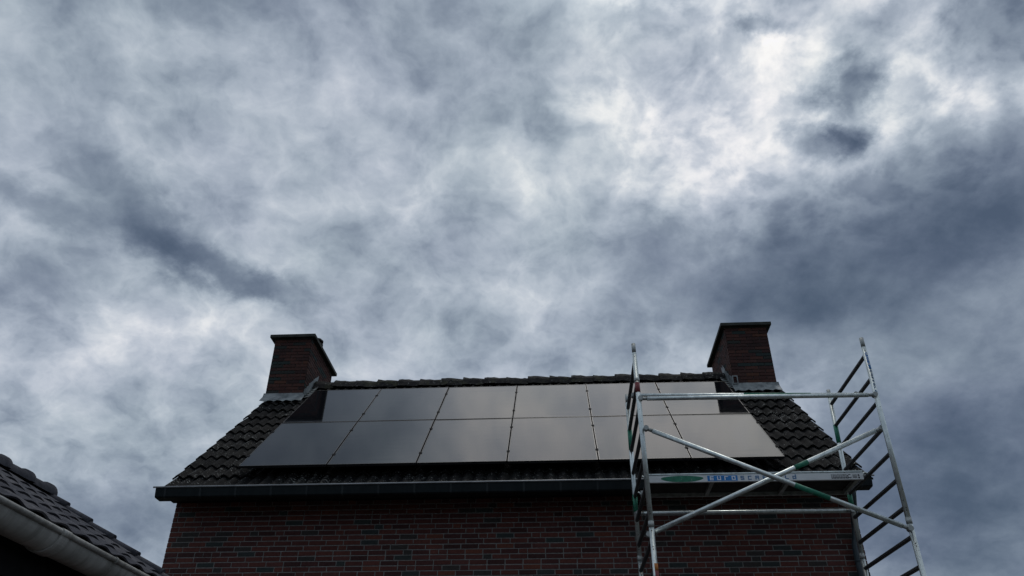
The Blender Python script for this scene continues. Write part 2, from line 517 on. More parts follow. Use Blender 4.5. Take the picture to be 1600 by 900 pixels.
M_FRAME = simple_mat('black anodised frame', (.018, .018, .02), (.028, .028, .03), 8, .38, .3, .5)
M_RAIL = simple_mat('dark rail', (.008, .008, .009), (.012, .012, .013), 8, .7, 0, .12)
M_BACK = simple_mat('black back sheet', (.004, .004, .005), (.006, .006, .007), 8, .7)
M_GROUND = simple_mat('grey brown ground', (.05, .052, .04), (.10, .095, .08), 1.2, .95, 0, .2, .5, 20)
M_PAVE = simple_mat('dark concrete paving', (.045, .045, .044), (.085, .083, .08), 3, .9, 0, .3, .4, 60)  # unseen paving, kept dark to cut bounce light under the eaves

# solar glass: black cells under smooth glass with a faint cell grid
m, nt, b = mat_new('solar glass')
pos = node(nt, 'ShaderNodeTexCoord').outputs['Object']
streak = node(nt, 'ShaderNodeVectorMath', {0: pos, 1: (.8, 5.0, 1.0)}, operation='MULTIPLY').outputs[0]
sn = noise(nt, 2.2, 5, .6, streak)
nt.links.new(ramp_node(nt, sn, [(.3, (.0050, .0055, .0075)), (.7, (.0085, .0090, .0110))]), b.inputs['Base Color'])
nt.links.new(ramp_node(nt, sn, [(.3, (.035, .035, .035)), (.7, (.06, .06, .06))]), b.inputs['Roughness'])
b.inputs['IOR'].default_value = 1.5
b.inputs['Specular IOR Level'].default_value = .5
bump(nt, b, noise(nt, 1.7, 2, .5, streak), .02, .02)
M_GLASS = m

# ------------------------------------------------------------------ ground
g = MB()
g.add([(-900, -900, 0), (900, -900, 0), (900, 900, 0), (-900, 900, 0)], [(0, 1, 2, 3)])
tag(g.build('ground', M_GROUND), kind='structure')
g = MB()
g.add([(-3.3, -3, .004), (7, -3, .004), (7, 9.86, .004), (-3.3, 9.86, .004)], [(0, 1, 2, 3)])
tag(g.build('terrace', M_PAVE), kind='structure')

# ------------------------------------------------------------------ the brick house
PITCH = R(41.98)
CP, SP = math.cos(PITCH), math.sin(PITCH)
PO = Vector((-4.093, 9.565, 5.243))          # lower left corner of the panel field, on the glass
NRM = Vector((0, -SP, CP))


def slope(x, s, off=0.0):
    return Vector((x, PO.y + s * CP, PO.z + s * SP)) + NRM * off


VL, VR = -5.0, 3.79                          # verges
WL, WR, WF, WB = -4.94, 3.64, 9.90, 15.68    # wall faces
S0, GAUGE, NC = -0.28, 0.346, 13             # eave, course height, courses
S_RIDGE = 4.225
RIDGE = slope(0, S_RIDGE, -.13)
house = empty('brick_house', ((WL + WR) / 2, WF, 0))
HM = Matrix.Translation(-Vector(house.location))


def hp(o):
    """parent a mesh modelled in world coordinates to the house"""
    o.parent = house
    o.matrix_parent_inverse = HM
    return o


tag(house, 'dark red brick house with chimneys at both ends and panels on its roof', 'house')

# wall: mortar body with bricks standing 5 mm proud
EAVE_Z = 5.12
RY, RZ = RIDGE.y, RIDGE.z
w = MB()
gz = RZ - .22
w.prism([(WF, 0), (WB, 0), (WB, EAVE_Z), (RY, gz), (WF, EAVE_Z)], 'x', WL, WR)
wall = hp(w.build('wall', M_MORTAR))
COURSE, BH, JOINT, PROUD = .0635, .0515, .0115, .005
BL, HL = .208, .098


def brick_mesh(name, L, mat, k, depth=.03):
    rr = random.Random(k)
    j = lambda: rr.uniform(-.0016, .0016)
    mb = MB()
    e = .0022
    y0 = -PROUD - rr.uniform(0, .002)
    # front face with a small arris all round, sides run back into the mortar
    a = [(j(), 0, j()), (L + j(), 0, j()), (L + j(), 0, BH + j()), (j(), 0, BH + j())]
    sgn = [(1, 1), (-1, 1), (-1, -1), (1, -1)]
    front = [(p[0] + s[0] * e, y0, p[2] + s[1] * e) for p, s in zip(a, sgn)]
    edge = [(p[0], y0 + .002, p[2]) for p in a]
    back = [(p[0], depth, p[2]) for p in a]
    mb.add(front + edge + back, [(0, 1, 2, 3)] + [(i, 4 + i, 4 + (i + 1) % 4, (i + 1) % 4) for i in range(4)] +
           [(4 + i, 8 + i, 8 + (i + 1) % 4, 4 + (i + 1) % 4) for i in range(4)])
    return mb.mesh(name, mat)


STRETCH = [brick_mesh('brick', BL, M_BRICK, k) for k in range(4)]
HEADER = [brick_mesh('brick', HL, M_BRICK, 20 + k) for k in range(3)]


def courses(length, rr):
    """wild bond: stretchers with headers mixed in; yields (start, length)"""
    x = 0.0
    first = rr.choice((BL, HL, .155, .05))
    while x < length - .03:
        L = first if first else (HL if rr.random() < .17 else BL)
        first = None
        if x + L > length - .04:
            L = length - x
        yield x, L
        x += L + JOINT


def joined_wall(face, length, z0, z1, mb, seed, top=None, skip=None):
    """bricks of one face joined; face(u, d, z) gives a point u along, d out of the face"""
    rr = random.Random(seed)
    n0, n1 = int(z0 / COURSE), int(z1 / COURSE)
    for c in range(n0, n1):
        z = c * COURSE + .006
        lo, hi = top(z + BH) if top else (0, length)
        if hi - lo < .06: continue
        for x, L in courses(hi - lo, rr):
            x += lo
            if skip and skip(x, L, c): continue
            d = PROUD + rr.uniform(0, .0025)
            e = .002
            f4 = [(x, z), (x + L, z), (x + L, z + BH), (x, z + BH)]
            i4 = [(x + e, z + e), (x + L - e, z + e), (x + L - e, z + BH - e), (x + e, z + BH - e)]
            vs = [face(u, d, q) for u, q in i4] + [face(u, d - .002, q) for u, q in f4] + [face(u, -.01, q) for u, q in f4]
            mb.add(vs, [(0, 1, 2, 3)] + [(i, 4 + i, 4 + (i + 1) % 4, (i + 1) % 4) for i in range(4)] +
                   [(4 + i, 8 + i, 8 + (i + 1) % 4, 4 + (i + 1) % 4) for i in range(4)])


# the 300 front bricks that show largest are pieces of their own, the rest is joined
C_IND0 = int(3.90 / COURSE)
N_IND = 7
rr = random.Random(3)
flen = WR - WL
count = 0
for c in range(C_IND0, C_IND0 + N_IND):
    for x, L in courses(flen, rr):
        src = rr.choice(HEADER) if L < .13 else rr.choice(STRETCH)
        base_l = HL if L < .13 else BL
        o = place('brick', src, wall, (WL + x, WF + rr.uniform(-.001, .001), c * COURSE + .006), None, (L / base_l, 1, 1))
        count += 1
mbw = MB()
front = lambda u, d, z: (WL + u, WF - d, z)
joined_wall(front, flen, 0, C_IND0 * COURSE, mbw, 11)
joined_wall(front, flen, (C_IND0 + N_IND) * COURSE + .001, 4.95, mbw, 12)
gab = lambda z: (0, WB - WF) if z < EAVE_Z else ((z - EAVE_Z) / (gz - EAVE_Z) * (RY - WF) + .01, (WB - WF) - (z - EAVE_Z) / (gz - EAVE_Z) * (WB - RY) - .01)
joined_wall(lambda u, d, z: (WL - d, WB - u, z), WB - WF, 0, gz - .1, mbw, 13, lambda z: (lambda a: ((WB - WF) - a[1], (WB - WF) - a[0]))(gab(z)))
joined_wall(lambda u, d, z: (WR + d, WF + u, z), WB - WF, 0, gz - .1, mbw, 14, gab)
joined_wall(lambda u, d, z: (WR - u, WB + d, z), flen, 0, 4.95, mbw, 15)
o = mbw.build('brick_field', M_BRICK)
o.parent = wall
o['kind'] = 'stuff'

# roof: deck with tiles lying on it
DECK = -.20
dk = MB()
e0, e1 = slope(0, S0 + .06, DECK), slope(0, S_RIDGE, DECK)
back_eave = (2 * RY - e0.y, e0.z)
dk.prism([(e0.y, e0.z), (e1.y, e1.z), (back_eave[0], back_eave[1]), (back_eave[0], back_eave[1] - .06), (e1.y, e1.z - .08), (e0.y, e0.z - .06)], 'x', VL + .05, VR - .05)
roof = hp(dk.build('roof', M_DARK))


def wave_tile(width, waves, length, amp, thick, seg, mat, name, shape=1.0, drop=.034):
    """tile lying in its own axes: x across, y up the slope, z out; origin at its lower left corner, crest at z = 0"""
    mb = MB()
    top0, top1, bot = [], [], []
    for i in range(seg + 1):
        t = i / seg
        h = .5 + .5 * math.cos(2 * math.pi * waves * (t - .25 / waves * 2))
        z = (h ** shape - 1) * amp
        x = t * width
        top0.append((x, 0, z))
        top1.append((x, length, z - drop))
        bot.append((x, .004, z - thick))
    n = seg + 1
    mb.add(top0 + top1, [(i, i + 1, n + i + 1, n + i) for i in range(seg)], True)
    mb.add(top0 + bot, [(i, n + i, n + i + 1, i + 1) for i in range(seg)])
    for k in (0, seg):
        a, b_ = top0[k], top1[k]
        mb.add([a, b_, (b_[0], b_[1], b_[2] - thick), (a[0], .004, a[2] - thick)], [(0, 1, 2, 3)])
    me = bpy.data.meshes.new(name)
    me.from_pydata(mb.v, [], mb.f)
    me.polygons.foreach_set('use_smooth', mb.s)
    me.materials.append(mat)
    return me


def rigid_join(dst, me, mtx):
    b0 = len(dst.v)
    dst.v += [tuple(mtx @ v.co) for v in me.vertices]
    for p in me.polygons:
        dst.f.append(tuple(b0 + i for i in p.vertices))
        dst.s.append(p.use_smooth)


NT = 29
TW = (VR - VL) / NT
T_ROOF = wave_tile(TW * 1.004, 2, GAUGE + .06, .047, .026, 12, M_TILE, 'tile', .8)
CH = {'l': (-4.985, -4.335), 'r': (3.003, 3.703)}       # chimney faces across
CHF, CHB = 12.225, 13.66
hidden = MB()
ind = 0
for k in range(NC):
    s = S0 + k * GAUGE
    for i in range(NT):
        x = VL + i * TW
        if k >= 11 and (x < CH['l'][1] - .10 or x + TW > CH['r'][0] + .10):
            continue
        p = slope(x, s, -.13 + rnd.uniform(-.005, .005))
        rx = PITCH + rnd.uniform(-.012, .010)
        rz = rnd.uniform(-.012, .012)
        under = s > .12 and s + GAUGE < 3.44 and x > PO.x + .12 and x + TW < PO.x + 6 * 1.154 - .12
        if under:
            rigid_join(hidden, T_ROOF, Matrix.Translation(p) @ Matrix.Rotation(rx, 4, 'X'))
        else:
            place('tile', T_ROOF, roof, p, (rx, 0, rz))
            ind += 1
for k in range(NC):                                     # far slope
    for i in range(NT):
        x = VL + i * TW
        if k >= 10 and (x < CH['l'][1] - .02 or x + TW > CH['r'][0] + .02): continue
        p = slope(x + TW, S0 + k * GAUGE, -.13)
        p.y = 2 * RY - p.y
        rigid_join(hidden, T_ROOF, Matrix.Translation(p) @ Matrix.Rotation(math.pi, 4, 'Z') @ Matrix.Rotation(PITCH, 4, 'X'))
o = hidden.build('tile_field', M_TILE, roof)
o['kind'] = 'stuff'
# the short strips of tile beside and behind each chimney are closed by its flashing

# ridge tiles, each lapping over the next
RT_LEN = .386
rx0, rx1 = CH['l'][1] + .0, CH['r'][0] - .0
nrt = int(round((rx1 - rx0) / RT_LEN))
RT_LEN = (rx1 - rx0) / nrt


def ridge_mesh(seed):
    q = random.Random(seed)
    mb = MB()
    prof = [(-.185, -.165), (-.135, -.055), (-.075, .0), (-.03, .028), (.03, .028), (.075, .0), (.135, -.055), (.185, -.165)]
    rings = []
    for t, k in ((0, 1.10), (.05, 1.09), (.10, 1.05), (.17, 1.02), (.26, .98), (RT_LEN + .03, .92)):
        rings.append([(t, a * k + q.uniform(-.004, .004), (z + .125) * k - .125 + q.uniform(-.012, .010)) for a, z in prof])
    n = len(prof)
    vs = [v for r_ in rings for v in r_]
    mb.add(vs, [(j * n + i, j * n + i + 1, (j + 1) * n + i + 1, (j + 1) * n + i) for j in range(5) for i in range(n - 1)])
    mb.add(rings[0] + [(0, a * .86, (z + .125) * .86 - .13) for a, z in prof], [(i, i + 1, n + i + 1, n + i) for i in range(n - 1)])
    return mb.mesh('ridge_tile', M_RIDGE)


RMS = [ridge_mesh(k) for k in range(4)]
for i in range(nrt):
    place('ridge_tile', RMS[i % 4], roof, (rx0 + i * RT_LEN, RY, RZ + .014 + rnd.uniform(-.009, .009)), (rnd.uniform(-.05, .05), rnd.uniform(-.022, .022), rnd.uniform(-.02, .02)))

# chimneys
CAP0, CAP1 = 8.60, 8.672


def chimney(side, inner):
    x0, x1 = CH[side]
    c = MB()
    c.box(x0, x1, CHF, CHB, 7.0, CAP0)
    ch = hp(c.build('chimney', M_CMORTAR))
    rr_ = random.Random(41 if side == 'l' else 42)
    ch_c, ch_b = .0625, .0545
    src = {}

    def cb(L):
        key = (round(L, 2), rr_.randint(0, 2))
        if key not in src:
            global BH, PROUD
            bh, pr_ = BH, PROUD
            BH, PROUD = ch_b, .010
            src[key] = brick_mesh('brick', key[0], M_CBRICK, len(src) + 60)
            BH, PROUD = bh, pr_
        return src[key], L / key[0]

    rest = MB()
    w_, d_ = x1 - x0, CHB - CHF
    n = int((CAP0 - 7.45) / ch_c)
    for q in range(n):
        z = CAP0 - (q + 1) * ch_c + .004
        # front face
        for x, L in ((0, .215), (.224, .215), (.448, w_ - .448)) if q % 2 == 0 else ((0, .105), (.114, .215), (.338, .215), (.562, w_ - .562)):
            me, sc = cb(L - .002)
            place('brick', me, ch, (x0 + x, CHF, z), None, (sc, 1, 1))
        # the face turned to the ridge
        off = 0 if q % 2 else .108
        y = -.004 if off == 0 else -.004
        segs = []
        t = .0
        first = off
        while t < d_ - .03:
            L = first if first else .215
            first = 0
            if t + L > d_ - .04: L = d_ - t
            segs.append((t, L)); t += L + .009
        for t, L in segs:
            roof_here = RZ - abs(CHF + t + L / 2 - RY) * math.tan(PITCH) - .08
            if z + ch_b < roof_here: continue
            me, sc = cb(L - .002)
            if inner > 0: place('brick', me, ch, (x1, CHF + t, z), (0, 0, math.pi / 2), (sc, 1, 1))
            else: place('brick', me, ch, (x0, CHF + t + L, z), (0, 0, -math.pi / 2), (sc, 1, 1))
            if inner > 0: f4 = [(x0 - .006, CHF + t, z), (x0 - .006, CHF + t + L, z), (x0 - .006, CHF + t + L, z + ch_b), (x0 - .006, CHF + t, z + ch_b)]
            else: f4 = [(x1 + .006, CHF + t, z), (x1 + .006, CHF + t + L, z), (x1 + .006, CHF + t + L, z + ch_b), (x1 + .006, CHF + t, z + ch_b)]
            xin = x0 + .01 if inner > 0 else x1 - .01
            rest.add(f4 + [(xin, p[1], p[2]) for p in f4], [(0, 1, 2, 3)] + [(i, 4 + i, 4 + (i + 1) % 4, (i + 1) % 4) for i in range(4)])
        for x, L in ((0, .215), (.224, .215), (.448, w_ - .448)):
            rest.box(x0 + x, x0 + x + L, CHB - .02, CHB + .006, z, z + ch_b)
    o = rest.build('brick_field', M_CBRICK, ch)
    o['kind'] = 'stuff'
    # cap slab with a sloped underside (drip) and a worn edge
    cap = MB()
    ov, ovf = .085, .085
    X0, X1, Y0, Y1 = x0 - ov, x1 + ov, CHF - ovf, CHB + ovf
    cap.box(X0, X1, Y0, Y1, CAP0 + .012, CAP1)
    cap.box(x0 - .02, x1 + .02, CHF - .02, CHB + .02, CAP0 - .003, CAP0 + .0115)
    cap.build('cap', M_CAP, ch, .008)
    # lead: apron at the foot, stepped soakers up the inner side
    ap = MB()
    sA = (CHF - PO.y) / CP
    zb = slope(0, sA, -.13)
    foot = .13
    pts = []
    nseg = 14
    for j in range(nseg + 1):
        x = x0 - .035 + (x1 - x0 + .07) * j / nseg
        dz = .012 * math.cos(2 * math.pi * (x - VL) / (TW / 2)) + rr_.uniform(-.004, .004)
        zc0 = RZ - (RY - CHF) * math.tan(PITCH)
        lo = Vector((x, CHF - .15, zc0 - .15 * math.tan(PITCH) + .012 + dz))
        hi = Vector((x, CHF - .035, zc0 - .035 * math.tan(PITCH) + .035))
        flare = .012 if 0 < j < nseg else -.004
        pts.append((lo, hi, Vector((x, CHF - .014, zc0 + .062 + flare * 0)), Vector((x, CHF - .009, zc0 + .085))))
    vs = [v for row in pts for v in row]
    ap.add(vs, [(4 * j + q, 4 * (j + 1) + q, 4 * (j + 1) + q + 1, 4 * j + q + 1) for j in range(nseg) for q in range(3)])
    ap.add([v - NRM * .004 for v in vs], [(4 * j, 4 * j + 1, 4 * (j + 1) + 1, 4 * (j + 1)) for j in range(nseg)])
    ap.build('lead_apron', M_LEAD, ch)
    xi = x1 if inner > 0 else x0
    steps = 6
    for j in range(steps):
        y = CHF - .03 + j * (RY - CHF + .05) / steps
        L = .135
        zc = RZ - abs(y + L / 2 - RY) * math.tan(PITCH)
        tilt = rr_.uniform(-.03, .03)
        st = MB()
        h = .20 + rr_.uniform(-.03, .05)
        xo = xi + inner * (.010 + .003 * (j % 2))
        a = [(xo, y, zc - .06), (xo, y + L, zc + .03), (xo + inner * .030, y + L * .8, zc + .03 + h * .9 + tilt), (xo + inner * .012, y + .01, zc + .01 + h * .55)]
        b_ = [(xo + inner * .12, y - .03, zc - .05), (xo + inner * .115, y + L - .03, zc + .055)]
        st.add(a + b_, [(0, 1, 2, 3), (0, 4, 5, 1)])
        st.add([(p[0] - inner * .004, p[1], p[2]) for p in a], [(3, 2, 1, 0)])
        st.build('step_flashing', M_LEAD, ch)
    return ch


chl = chimney('l', 1)
chl['label'] = 'dark red brick chimney with round pot on its cap'
pot = MB()
pc = (-4.53, 13.17)
for (za, zb_, r0, r1) in ((CAP1 - .01, 8.98, .085, .075), (8.98, 9.02, .10, .10), (9.02, 9.06, .07, .07), (9.06, 9.095, .098, .098), (9.095, 9.13, .075, .06)):
    pot.tube((pc[0], pc[1], za), (pc[0], pc[1], zb_), r0, r1, 18)
pot.build('chimney_pot', M_DARK, chl)
chr_ = chimney('r', -1)
# small folded lead collar at the foot of the right chimney
lc = MB()
fx, fz = 3.027, 7.595
for (a0, a1, b0, b1) in ((-.045, .045, -.075, -.060), (-.045, .045, .060, .075), (-.045, -.030, -.060, .060), (.030, .045, -.060, .060)):
    lc.box(fx + a0, fx + a1, CHF - .03, CHF - .008, fz + b0, fz + b1)
lc.build('lead_collar', M_LEAD, chr_)

# gutter, soffit, downpipe
GL, GR = -4.955, 3.70
gt = MB()
gy = 9.30
prof = [(gy, 4.888), (gy + .012, 4.83), (gy + .022, 4.785), (gy + .036, 4.772), (gy + .17, 4.770), (gy + .17, 4.88), (gy + .164, 4.88), (gy + .164, 4.777), (gy + .039, 4.779), (gy + .028, 4.788), (gy + .019, 4.832), (gy + .007, 4.888)]
gt.prism(prof, 'x', GL, GR)
for xe in (GL, GR):                                     # stop ends
    gt.prism([(gy + .001, 4.888), (gy + .013, 4.83), (gy + .023, 4.786), (gy + .037, 4.773), (gy + .169, 4.771), (gy + .169, 4.879)], 'x', xe - .004, xe + .004)
gutter = hp(gt.build('gutter', M_GUTTER))
lip = MB()
lip.tube((GL - .035, gy - .004, 4.894), (GR + .035, gy - .004, 4.894), .0105, None, 10)
lip.build('gutter_lip', M_LIP, gutter)
nb = 20
for i in range(nb):
    x = GL + .12 + i * (GR - GL - .24) / (nb - 1)
    br = MB()
    pr = [(gy - .003, 4.882), (gy + .009, 4.829), (gy + .019, 4.784), (gy + .034, 4.769), (gy + .088, 4.768), (gy + .088, 4.771), (gy + .036, 4.7716), (gy + .0215, 4.785), (gy + .0115, 4.83), (gy - .0006, 4.882)]
    br.prism(pr, 'x', x - .012, x + .012)
    br.build('gutter_bracket', M_BRACKET, gutter)
sf = MB()
sf.box(WL - .045, WR + .05, 9.472, WF - .012, 4.880, 4.905)
hp(sf.build('soffit', M_DARK))
dp = MB()
dpx = 3.565
dp.path([(dpx - .10, 9.36, 4.768), (dpx - .10, 9.36, 4.73), (dpx - .095, 9.40, 4.68), (dpx - .06, 9.55, 4.60), (dpx - .02, 9.72, 4.51), (dpx - .005, 9.785, 4.46), (dpx - .005, 9.80, 4.40), (dpx - .03, 9.81, 4.28), (dpx - .045, 9.812, 4.22), (dpx - .05, 9.812, 4.1), (dpx - .05, 9.812, .1)], .042, 16)
downpipe = hp(dp.build('downpipe', M_PIPE))
for z in (4.02, 2.4, .8):
    cl = MB()
    cl.tube((dpx - .05, 9.812, z), (dpx - .05, 9.812, z + .03), .047)
    cl.box(dpx - .06, dpx - .04, 9.85, 9.899, z + .002, z + .028)
    cl.build('pipe_clip', M_PIPE, downpipe)

# ------------------------------------------------------------------ solar panels
PWD, PHT, GAPX, ROWH = 1.138, 1.680, .016, 1.71
CW = 1.154


def panel_parts():
    fr = MB()
    t = .011
    d = .035
    fr.box(0, PWD, 0, t, -d, 0)
    fr.box(0, PWD, PHT - t, PHT, -d, 0)
    fr.box(0, t, t + .0005, PHT - t - .0005, -d, 0)
    fr.box(PWD - t, PWD, t + .0005, PHT - t - .0005, -d, 0)
    gl = MB()
    gl.box(t + .0005, PWD - t - .0005, t + .0005, PHT - t - .0005, -.008, -.0015)
    bk = MB()
    bk.box(t + .001, PWD - t - .001, t + .001, PHT - t - .001, -.014, -.009)
    return fr.mesh('frame', M_FRAME), gl.mesh('glass', M_GLASS), bk.mesh('back_sheet', M_BACK)


FR, GLS, BKS = panel_parts()
place_words = ['at the left end beside the left chimney side', 'second from the left', 'third from the left', 'fourth from the left', 'fifth from the left', 'at the right end']
for r in range(2):
    for i in range(6):
        p = slope(PO.x + i * CW + GAPX / 2, r * ROWH + .016)
        e = empty('solar_panel', p)
        e.rotation_euler = (PITCH + rnd.uniform(-.0012, .0012), rnd.uniform(-.003, .003), 0)
        row = 'lower' if r == 0 else 'upper'
        if i == 0: lab = f'black solar panel at the left end of the {row} row on the roof'
        elif i == 5: lab = f'black solar panel at the right end of the {row} row on the roof'
        else: lab = f'black solar panel, {["", "second", "third", "fourth", "fifth"][i]} from the left in the {row} row on the roof'
        tag(e, lab, 'solar panel', 'solar panels on the tiled roof')
        place('frame', FR, e, (0, 0, 0))
        place('glass', GLS, e, (0, 0, 0))
        place('back_sheet', BKS, e, (0, 0, 0))
clamp = MB()
clamp.box(-.019, .019, -.026, .026, .001, .006)
clamp.box(-.006, .006, -.030, .030, -.05, .0005)
clamp.tube((0, 0, .0061), (0, 0, .010), .008, None, 8)
CLM = clamp.mesh('clamp', M_RAIL)
names = ['lowest', 'second lowest', 'second highest', 'highest']
for q, s in enumerate((.36, 1.31, ROWH + .36, ROWH + 1.31)):
    rl = MB()
    rl.box(-.05, 6 * CW + .05, -.02, .02, -.078, -.0365)
    o = rl.build('mounting_rail', M_RAIL)
    o.location = slope(PO.x, s)
    o.rotation_euler = (PITCH, 0, 0)
    tag(o, f'{names[q]} dark mounting rail under the solar panels with clamps between them', 'rail', 'mounting rails under the solar panels')
    for i in range(7):
        place('clamp', CLM, o, (i * CW, 0, 0))

# ------------------------------------------------------------------ scaffold tower
FX0, FX1, RX0, RX1 = .885, 3.335, .887, 3.315
FY, RYS = 7.75, 9.05
TOP, JOIN = 5.89, 3.885
tower = empty('scaffold_tower', ((FX0 + FX1) / 2, (FY + RYS) / 2, 0))
TM = Matrix.Translation(-Vector(tower.location))
tag(tower, 'aluminium scaffold tower with crossed braces and platform standing before the house', 'scaffold')


def tp(o):
    o.parent = tower
    o.matrix_parent_inverse = TM
    return o


TR = .0255
# each leg tube is straight but, as on the real tower, none is perfectly plumb
legs = {'fl': ((.893, FY, JOIN), (.879, FY, TOP)), 'fr': ((3.330, FY, JOIN), (3.345, FY, TOP)), 'rl': ((.884, RYS, JOIN), (.890, RYS, TOP)), 'rr': ((3.290, RYS, JOIN), (3.346, RYS, TOP))}
greens = {'rl': ((5.16, 5.42), (4.42, 4.62)), 'rr': ((5.20, 5.43), (4.42, 4.63))}


def on_leg(k, z):
    a, b_ = Vector(legs[k][0]), Vector(legs[k][1])
    return a + (b_ - a) * ((z - JOIN) / (TOP - JOIN))


for k in legs:
    L = lambda z: on_leg(k, z)
    st = MB()
    st.tube(L(JOIN + .004), L(TOP - .115), TR)
    s_ = tp(st.build('standard', M_ALU))
    sp = MB()
    sp.tube(L(TOP - .114), L(TOP), .0225)
    sp.build('spigot', M_ALU_DULL, s_)
    cl = MB()
    cl.tube(L(JOIN - .012), L(JOIN + .045), .0285)
    cl.build('collar', M_ALU_DULL, s_)
    for zz in (TOP - .165, JOIN + .11, JOIN + .135):
        hm = MB()
        c = L(zz)
        hm.tube(c + Vector((-.004, -TR - .0006, 0)), c + Vector((-.004, -TR + .004, 0)), .0052, None, 8)
        hm.build('pin_hole', M_RUBBER, s_)
    for z0, z1 in greens.get(k, ()):
        gb = MB()
        gb.tube(L(z0), L(z1), TR + .0012)
        gb.build('paint_band', M_GREEN, s_)
    lo = MB()
    base = L(JOIN)
    lo.tube((base.x, base.y, 1.93), (base.x, base.y, JOIN - .013), TR)
    ls = tp(lo.build('standard', M_ALU))
    for zz in (JOIN - .05, JOIN - .20, JOIN - .225):
        hm = MB()
        hm.tube((base.x - .004, base.y - TR - .0006, zz), (base.x - .004, base.y - TR + .004, zz), .0055, None, 8)
        hm.build('pin_hole', M_RUBBER, ls)
    bt = MB()
    bt.tube((base.x, base.y, .30), (base.x, base.y, 1.925), TR)
    bt.tube((base.x, base.y, 1.90), (base.x, base.y, 1.9295), .0285)
    tp(bt.build('standard', M_ALU))
    ca = MB()
    ca.tube((base.x - .03, base.y, .1), (base.x + .03, base.y, .1), .1, None, 24)
    tp(ca.build('castor_wheel', M_RUBBER))
    fk = MB()
    fk.box(base.x - .045, base.x - .033, base.y - .03, base.y + .03, .08, .22)
    fk.box(base.x + .033, base.x + .045, base.y - .03, base.y + .03, .08, .22)
    fk.box(base.x - .045, base.x + .045, base.y - .03, base.y + .03, .2205, .235)
    fk.tube((base.x, base.y, .236), (base.x, base.y, .299), .019)
    tp(fk.build('castor_fork', M_ALU_DULL))

# rungs of both end frames
rz_list = [5.685 - .2755 * i for i in range(20)]
for side in ('l', 'r'):
    for i, z in enumerate(rz_list):
        if z < .35: continue
        a, b_ = on_leg('f' + side, max(z, JOIN)), on_leg('r' + side, max(z, JOIN))
        a.z = z; b_.z = z + .012
        d = (b_ - a).normalized()
        rg = MB()
        n = 16
        u = Vector((1, 0, 0)); w_ = d.cross(u).normalized()
        ring = []
        for j in range(n):
            t = 2 * math.pi * j / n
            rr_ = .0215 * (1.0 if j % 2 else .90)
            ring.append(u * math.cos(t) * rr_ + w_ * math.sin(t) * rr_)
        A, B_ = a + d * (TR - .004), b_ - d * (TR - .004)
        rg.add([A + q for q in ring] + [B_ + q for q in ring], [(j, (j + 1) % n, n + (j + 1) % n, n + j) for j in range(n)])
        o = tp(rg.build('rung', M_RUNG))


def coupler(x, y, z, mb):
    mb.tube((x, y - .012, z), (x, y + .012, z), .034, None, 16)


def bar(name, a, b_, r=.0235, paint=(), label=None):
    a, b_ = Vector(a), Vector(b_)
    d = (b_ - a).normalized()
    mb = MB()
    mb.tube(a + d * .07, b_ - d * .07, r)
    o = tp(mb.build(name, M_ALU))
    for end, s in ((a, 1), (b_, -1)):
        hk = MB()
        hk.tube(end + d * s * .005, end + d * s * .069, r * .78)
        hk.tube(end + Vector((0, -.03, 0)), end + Vector((0, .03, 0)), .026, None, 12)
        hk.build('hook', M_ALU_DULL, o)
    for t0, t1 in paint:
        gb = MB()
        gb.tube(a + (b_ - a) * t0, a + (b_ - a) * t1, r + .0012)
        gb.build('paint_band', M_GREEN, o)
    if label: o['label'] = label
    return o


bar('guard_rail', (.90, 7.745, 5.228), (3.325, 7.745, 5.213))
bar('guard_rail', (.885, 8.25, 5.502), (3.335, 8.25, 5.453), .0225, ((.50, .80),))
bar('lower_rail', (.90, 9.03, 4.400), (3.29, 9.03, 4.398), .021)
bar('diagonal_brace', (.925, 7.70, 4.872), (3.30, 7.70, 3.812), .0245, ((.585, .715),))
bar('diagonal_brace', (.865, 7.795, 3.815), (3.318, 7.795, 4.862), .0245, ((.615, .672),))

# platform
PY0, PY1 = 8.40, 8.97
PX0, PX1 = .945, 3.262
deck = MB()
deck.box(PX0 + .02, PX1 - .02, PY0 + .031, PY1 - .031, 4.598, 4.610)
pf = tp(deck.build('platform', M_PLY))
bm_ = MB()
bm_.box(PX0, PX1, PY0, PY0 + .03, 4.538, 4.612)         # web carrying the lettering
beam = bm_.build('side_beam', M_WHITE, pf, .002)
fl = MB()
fl.box(PX0, PX1, PY0 - .006, PY0 + .03, 4.6215, 4.634)  # upper flange
fl.box(PX0, PX1, PY0 + .006, PY0 + .03, 4.6125, 4.621)
fl.build('beam_flange', M_ALU, pf, .002)
rb = MB()
rb.box(PX0, PX1, PY1 - .03, PY1, 4.556, 4.634)
rb.build('side_beam', M_ALU_DULL, pf, .002)
for x in (PX0 + .02, 1.66, 2.48, PX1 - .06):
    cb_ = MB()
    cb_.box(x, x + .04, PY0 + .031, PY1 - .031, 4.558, 4.597)
    cb_.build('cross_member', M_ALU_DULL, pf)
for x, s in ((PX0, -1), (PX1, 1)):
    for y in (PY0 + .016, PY1 - .016):
        hk = MB()
        pts = []
        for j in range(9):
            t = math.pi * (1 - j / 8)
            pts.append((x + s * (.030 - .030 * math.cos(math.pi * j / 8)), y, 4.585 + .033 * math.sin(math.pi * j / 8)))
        hk.path(pts, .009, 8)
        hk.build('platform_hook', M_ALU, pf)
gp = MB()                                                # sprayed green oval
ring = [(1.345 + .225 * math.cos(t) * (1 + .06 * math.sin(3 * t)), 4.575 + .035 * math.sin(t)) for t in [2 * math.pi * i / 40 for i in range(40)]]
gp.prism(ring, 'y', PY0 - .0012, PY0 + .002)
gp.build('paint_spot', M_GREEN, beam)
bs = MB()
bs.box(1.615, 1.936, PY0 - .0015, PY0 + .002, 4.546, 4.606)
bs.build('sticker', M_BLUE, beam)
